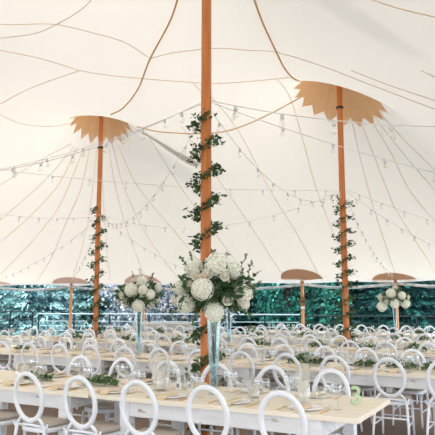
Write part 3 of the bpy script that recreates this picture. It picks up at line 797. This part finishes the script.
hurricane(262, 1, .05, .16, .10, 'small glass candle cup on second row right of centre vase', 'small white candle on second row right of centre vase')
hurricane(118, 1, .06, .22, .14, 'glass cylinder on second row left of the left flower vase', 'white candle on second row left of the left flower vase')
hurricane(345, 1, .05, .2, .12, 'glass cylinder on second row near the right mast', 'white candle on second row near the right mast')
hurricane(62, 1, .06, .22, .14, 'glass cylinder toward the left end of second row', 'white candle toward the left end of second row')
for px, dv, lb in ((178,.1,'white framed card on front row left of the middle mast'),(190,.14,'white framed card on front row beside the middle mast')):
    u = u_at(px, VC[0]+dv); t = tag(empty('place_card', W(u, VC[0]+dv, TH), -ANG+.25), lb, 'card')
    bm = NB(); box(bm, (0,0,.04), (.065,.012,.08), bev=.002); obj('frame', bm, M['white_card'], t)
    bm = NB(); box(bm, (0,-.0068,.042), (.028,.002,.036)); obj('print', bm, mat('grey_ink', (.25,.26,.3), .8), t)
# the pale green number
cu = bpy.data.curves.new('table_number', 'FONT'); cu.body = '3'; cu.size = .205; cu.extrude = .012; cu.offset = .002; cu.bevel_depth = .002; cu.align_x = 'CENTER'
tmp = bpy.data.objects.new('tmp', cu); C.objects.link(tmp); bpy.context.view_layer.update()
me = bpy.data.meshes.new_from_object(tmp.evaluated_get(bpy.context.evaluated_depsgraph_get())); bpy.data.objects.remove(tmp)
zmin = min(v.co.y for v in me.vertices)
for v in me.vertices: v.co = Vector((v.co.x, -v.co.z, v.co.y-zmin))
me.materials.clear(); u = u_at(356, V0[0]+.62)
tag(obj('table_number', me, M['green3'], loc=W(u, V0[0]+.62, TH+.0), rz=-ANG+.55), 'pale green standing number 3 at right end of front table', 'number')
# ------------------------------------------------------------------ festoon lights
bm = NB(); lathe(bm, [(0,.0),(.010,0),(.016,-.008),(.018,-.045),(.014,-.05),(0,-.05)], 10); socket_me = bpy.data.meshes.new('socket'); bm.to_mesh(socket_me); bm.free(); socket_me.materials.append(M['socket'])
bm = NB(); lathe(bm, [(.012,-.05),(.016,-.06),(.027,-.083),(.029,-.098),(.022,-.116),(.009,-.125),(0,-.127)], 12); bulb_me = bpy.data.meshes.new('bulb'); bm.to_mesh(bulb_me); bm.free(); bulb_me.materials.append(M['bulb'])
for p in bulb_me.polygons: p.use_smooth = True
def strand(A, B, sag, label, space=.62, r=.0045, start=.3, big=1.0):
    A = Vector(A); B = Vector(B); n = 30; L = (B-A).length; pts = []
    def P(t): return A.lerp(B, t)-Vector((0,0,4*sag*t*(1-t)))
    root = tag(empty('string_lights', A), label, 'string lights', 'strings of clear bulbs')
    bm = NB(); tube(bm, [P(k/n)-A for k in range(n+1)], r, 5); obj('cable', bm, M['wire'], root)
    k = 0; s = start
    while s < L-.1 and k < 40:
        p = P(s/L)-A; o = obj('lamp_socket', socket_me, None, root, p); o.rotation_euler = (random.uniform(-.3,.3), random.uniform(-.3,.3), 0); o.scale = (big,)*3
        b = obj('bulb', bulb_me, None, o); s += space; k += 1
def mp(i, z, off=(0,0)): a, b = MAST[i]; return W(a+off[0], b+off[1], z)
H0 = 4.12
P0_, PR_, PL_, PO_ = 0, 1, 2, 3
strand(mp(0,H0,(-.07,0)), mp(3,4.02,(.07,0)), .42, 'string of large bulbs from middle mast out past the left edge', .62, .0055, .3, 1.2)
strand(mp(0,H0-.03,(-.07,-.02)), mp(3,3.85,(.07,-.02)), .30, 'second string just beneath the first, middle mast to left edge', .7, start=.55)
nearR = W(3.25, 3.3, 2.45)
strand(mp(0,H0,(.07,0)), W(3.2, 6.3, 3.30), .42, 'string of large bulbs from middle mast sagging toward right edge', .62, .006, .35, 1.35)
strand(mp(0,H0-.02,(.07,.02)), W(3.1, 9.3, 2.35), .32, 'string of bulbs descending right from middle mast behind right mast', .62)
strand(mp(0,H0-.05,(0,.07)), mp(1,3.95,(0,-.07)), .62, 'string of bulbs swagged between middle mast and right mast', .6)
strand(mp(0,H0-.05,(-.04,.06)), mp(2,3.95,(.05,-.05)), .75, 'string of bulbs swagged between middle mast and left mast', .6)
strand(mp(2,3.95,(.07,0)), mp(1,3.95,(-.07,0)), .55, 'low swag of bulbs between left mast and right mast', .6)
strand(mp(1,3.98,(-.06,-.04)), mp(3,4.3,(.06,.04)), .2, 'nearly level string of bulbs from right mast to left edge', .7)
strand(mp(2,3.9,(-.05,-.05)), mp(3,3.7,(0,.07)), .25, 'string of bulbs from left mast to left edge', .6)
strand(mp(2,3.85,(-.05,.05)), W(-17.55,15.25,2.4), .25, 'string of bulbs sloping from left mast to far left eave', .6)
strand(mp(2,3.85,(0,.07)), W(-15,16.55,2.4), .2, 'string of bulbs dropping from left mast to the pale thin eave pole', .6)
strand(mp(2,3.9,(.05,.05)), W(-9.8,17.95,2.4), .25, 'string of bulbs sloping from left mast behind the centre flowers', .5)
strand(mp(1,3.9,(.03,.06)), W(-3.95,18.45,2.4), .3, 'string of bulbs dropping from right mast to the rightmost eave pole', .45)
strand(mp(1,3.95,(.07,.03)), W(-.9,17.55,2.4), .25, 'string of bulbs sloping right from right mast to the eave', .5)
strand(mp(1,4.0,(.07,0)), W(1.45,15.55,2.4), .2, 'string of bulbs from right mast leaving at the right edge', .5)
# ------------------------------------------------------------------ railing
def railing(xs, yfun, label, mt, mr, z=1.13, nr=4):
    P = [Vector(((x-217.5)/F*yfun(x), yfun(x), 0)) for x in xs]; t = tag(empty('railing', P[0]), label, 'railing')
    for p in P:
        bm = NB(); box(bm, (p-P[0])+Vector((0,0,z/2-.05)), (.055,.055,z+.1)); obj('post', bm, M[mt], t)
    for k in range(nr+1):
        zz = z-.0 if k == 0 else z-.1-(z-.2)*k/(nr+.5)
        bm = NB()
        for a, b in zip(P, P[1:]): tube(bm, [a-P[0]+Vector((0,0,zz)), b-P[0]+Vector((0,0,zz))], .032 if k == 0 else .017, 6)
        obj('rail', bm, M[mr] if k or mr == 'rail_l' else M[mt], t)
yl = lambda x: 27-(x/435)*3.5
railing([-62,-26,13,35], yl, 'charcoal metal railing at the far left before blue spruces', 'rail_d', 'rail_d', 1.22)
railing([41,76,111,150,190,228,264,299], lambda x: yl(x)-.0, 'grey railing with charcoal posts running behind the two left flower stands', 'rail_d', 'rail_l', 1.13)
railing([303,340,377,414,452,490], yl, 'dark metal railing at right in front of the dark trees', 'rail_d', 'rail_d', 1.08)
# ------------------------------------------------------------------ trees
def tri_cluster(vs, fs, p, d, L, w, n=3):
    for _ in range(n):
        dd = (d+rv(.55)).normalized(); s = dd.cross(rv()).normalized(); b = len(vs)
        vs.extend([p-s*w*.5, p+s*w*.5, p+dd*L+s*w*.25-Vector((0,0,.15*L)), p+dd*L-s*w*.25-Vector((0,0,.15*L))]); fs.append((b, b+1, b+2, b+3))
def spruce(name, loc, H, R, m, label, group, seed, z0=.1, zmax=6.0):
    random.seed(seed); t = tag(empty(name, loc), label, 'tree', group); vs = []; fs = []
    bm = NB(); tube(bm, [(0,0,-.1),(0,0,H*.5),(0,0,H)], [.18,.1,.02], 8); obj('trunk', bm, M['bark'], t)
    z = z0; k = 0
    while z < H-.2:
        rr = R*(1-z/H)**.8; nb = 9 if z < zmax else 7
        for j in range(nb):
            a = 2*PI*(j/nb)+k*.7+random.uniform(-.15,.15); ln = rr*random.uniform(.75,1.1); st = max(4, int(ln/.17))
            for q in range(1, st+1):
                f = q/st; p = Vector((math.cos(a)*ln*f, math.sin(a)*ln*f, z+.25*f-.75*ln*.35*f*f)); 
                side = Vector((-math.sin(a), math.cos(a), 0)); wd = .38*ln*math.sin(PI*min(f*.8+.1, 1))
                for e in ((-1,-.5,0,.5,1) if z < zmax else (-.7,.7)):
                    pp = p+side*wd*e*random.uniform(.6,1.1)-Vector((0,0,.10*abs(e)+random.uniform(0,.12)))
                    tri_cluster(vs, fs, pp, Vector((math.cos(a), math.sin(a), -.25))+side*e*.8, .27 if z < zmax else .34, .09 if z < zmax else .16, 3)
        z += .46 if z < zmax else .8; k += 1
    obj('foliage', pymesh('foliage', vs, fs), M[m], t); return t
def broadleaf(name, loc, H, R, m, label, group, seed, n=14000, size=.15, z0=.8):
    random.seed(seed); t = tag(empty(name, loc), label, 'tree', group); vs = []; fs = []
    bm = NB(); tube(bm, [(0,0,-.1),(.05,0,H*.3),(0,.1,H*.7)], [.16,.12,.04], 8)
    cl = []
    for k in range(46):
        d = rv(); c = Vector((d.x*R*.72, d.y*R*.72, z0+(H-z0)*(.5+.47*d.z))); cl.append(c)
        if k % 3 == 0: tube(bm, [(0,0,H*.3),(c.x*.5, c.y*.5, (c.z+H*.3)/2+.2), tuple(c)], [.06,.035,.012], 6)
    obj('trunk', bm, M['bark'], t)
    for k in range(n):
        c = random.choice(cl); p = c+Vector((random.gauss(0,.36), random.gauss(0,.36), random.gauss(0,.32)))*R*.55; l = size*random.uniform(.6,1.2)
        leaf(vs, fs, p, rv()+Vector((0,0,-.3)), Vector((0,0,1))+rv(.9), l, l*.7)
    obj('foliage', pymesh('foliage', vs, fs), M[m], t); return t
G = 'trees beyond the railing'
spruce('blue_spruce', (-9.3, 29.8, -.06), 9, 2.45, 'sprL', 'pale turquoise spruce left of the pale thin eave pole, nearest of the spruces', G, 1)
spruce('blue_spruce', (-12.6, 34.6, -.06), 10, 2.6, 'sprL', 'pale turquoise spruce cut off by the left edge', G, 3)
spruce('blue_spruce', (-7.3, 35.0, -.06), 10, 2.6, 'sprL', 'turquoise spruce between the pale eave pole and the left mast', G, 2)
broadleaf('dappled_tree', (-4.3, 30, -.06), 6.5, 1.9, 'sky_gap', 'tree with sky gaps painted as pale leaves behind the flowers at left', G, 5, 11000, .19, .2)
broadleaf('dappled_tree', (-2.0, 35, -.06), 8, 2.4, 'sky_gap', 'tree with sky gaps painted as pale leaves just left of the centre flowers', G, 6, 11000, .21, .2)
broadleaf('dappled_tree', (-.4, 30.2, -.06), 6, 1.8, 'sky_gap', 'tree with sky gaps painted as pale leaves, mostly hidden by the centre flowers', G, 15, 6000, .2, .2)
broadleaf('emerald_tree', (3.4, 30.4, -.06), 6.5, 1.75, 'emer', 'emerald leafy tree between the centre flowers and the box lantern pole', G, 7, 8000, .2, .2)
spruce('conifer', (2.6, 35.2, -.06), 10, 2.7, 'sprD', 'dark teal conifer right of the centre flowers, behind the emerald tree', G, 13)
spruce('conifer', (7.4, 35, -.06), 10, 2.7, 'sprD', 'dark teal conifer behind the right mast', G, 8)
spruce('conifer', (9.0, 29.8, -.06), 9, 2.4, 'sprD', 'dark teal conifer left of the small flowers at right', G, 9)
spruce('conifer', (12.2, 35, -.06), 10, 2.7, 'sprD', 'dark teal conifer right of the small flowers', G, 10)
spruce('conifer', (13.9, 29.8, -.06), 9, 2.4, 'sprD', 'dark teal conifer at the right edge', G, 11)
broadleaf('emerald_tree', (5.6, 29.0, -.06), 4.0, .7, 'emer', 'slim bright emerald shrub between box lantern pole and right mast', G, 12, 2600, .17, .1)
# ------------------------------------------------------------------ light
w = bpy.data.worlds.new('world'); bpy.context.scene.world = w; w.use_nodes = True
nt = w.node_tree; bg = nt.nodes['Background']; bg.inputs['Color'].default_value = (.84,.91,1,1); bg.inputs['Strength'].default_value = 3.1
sd = bpy.data.lights.new('sun', 'SUN'); sd.energy = 7; sd.angle = math.radians(3); sd.color = (1,.95,.86)
so = bpy.data.objects.new('sun', sd); C.objects.link(so); so.rotation_euler = Vector((-.66,-.02,.75)).to_track_quat('Z', 'Y').to_euler()
sc = bpy.context.scene
sc.view_settings.view_transform = 'Standard'; sc.view_settings.look = 'None'; sc.view_settings.gamma = 1; sc.view_settings.exposure = .36
try: sc.view_settings.use_curve_mapping = False
except Exception: pass
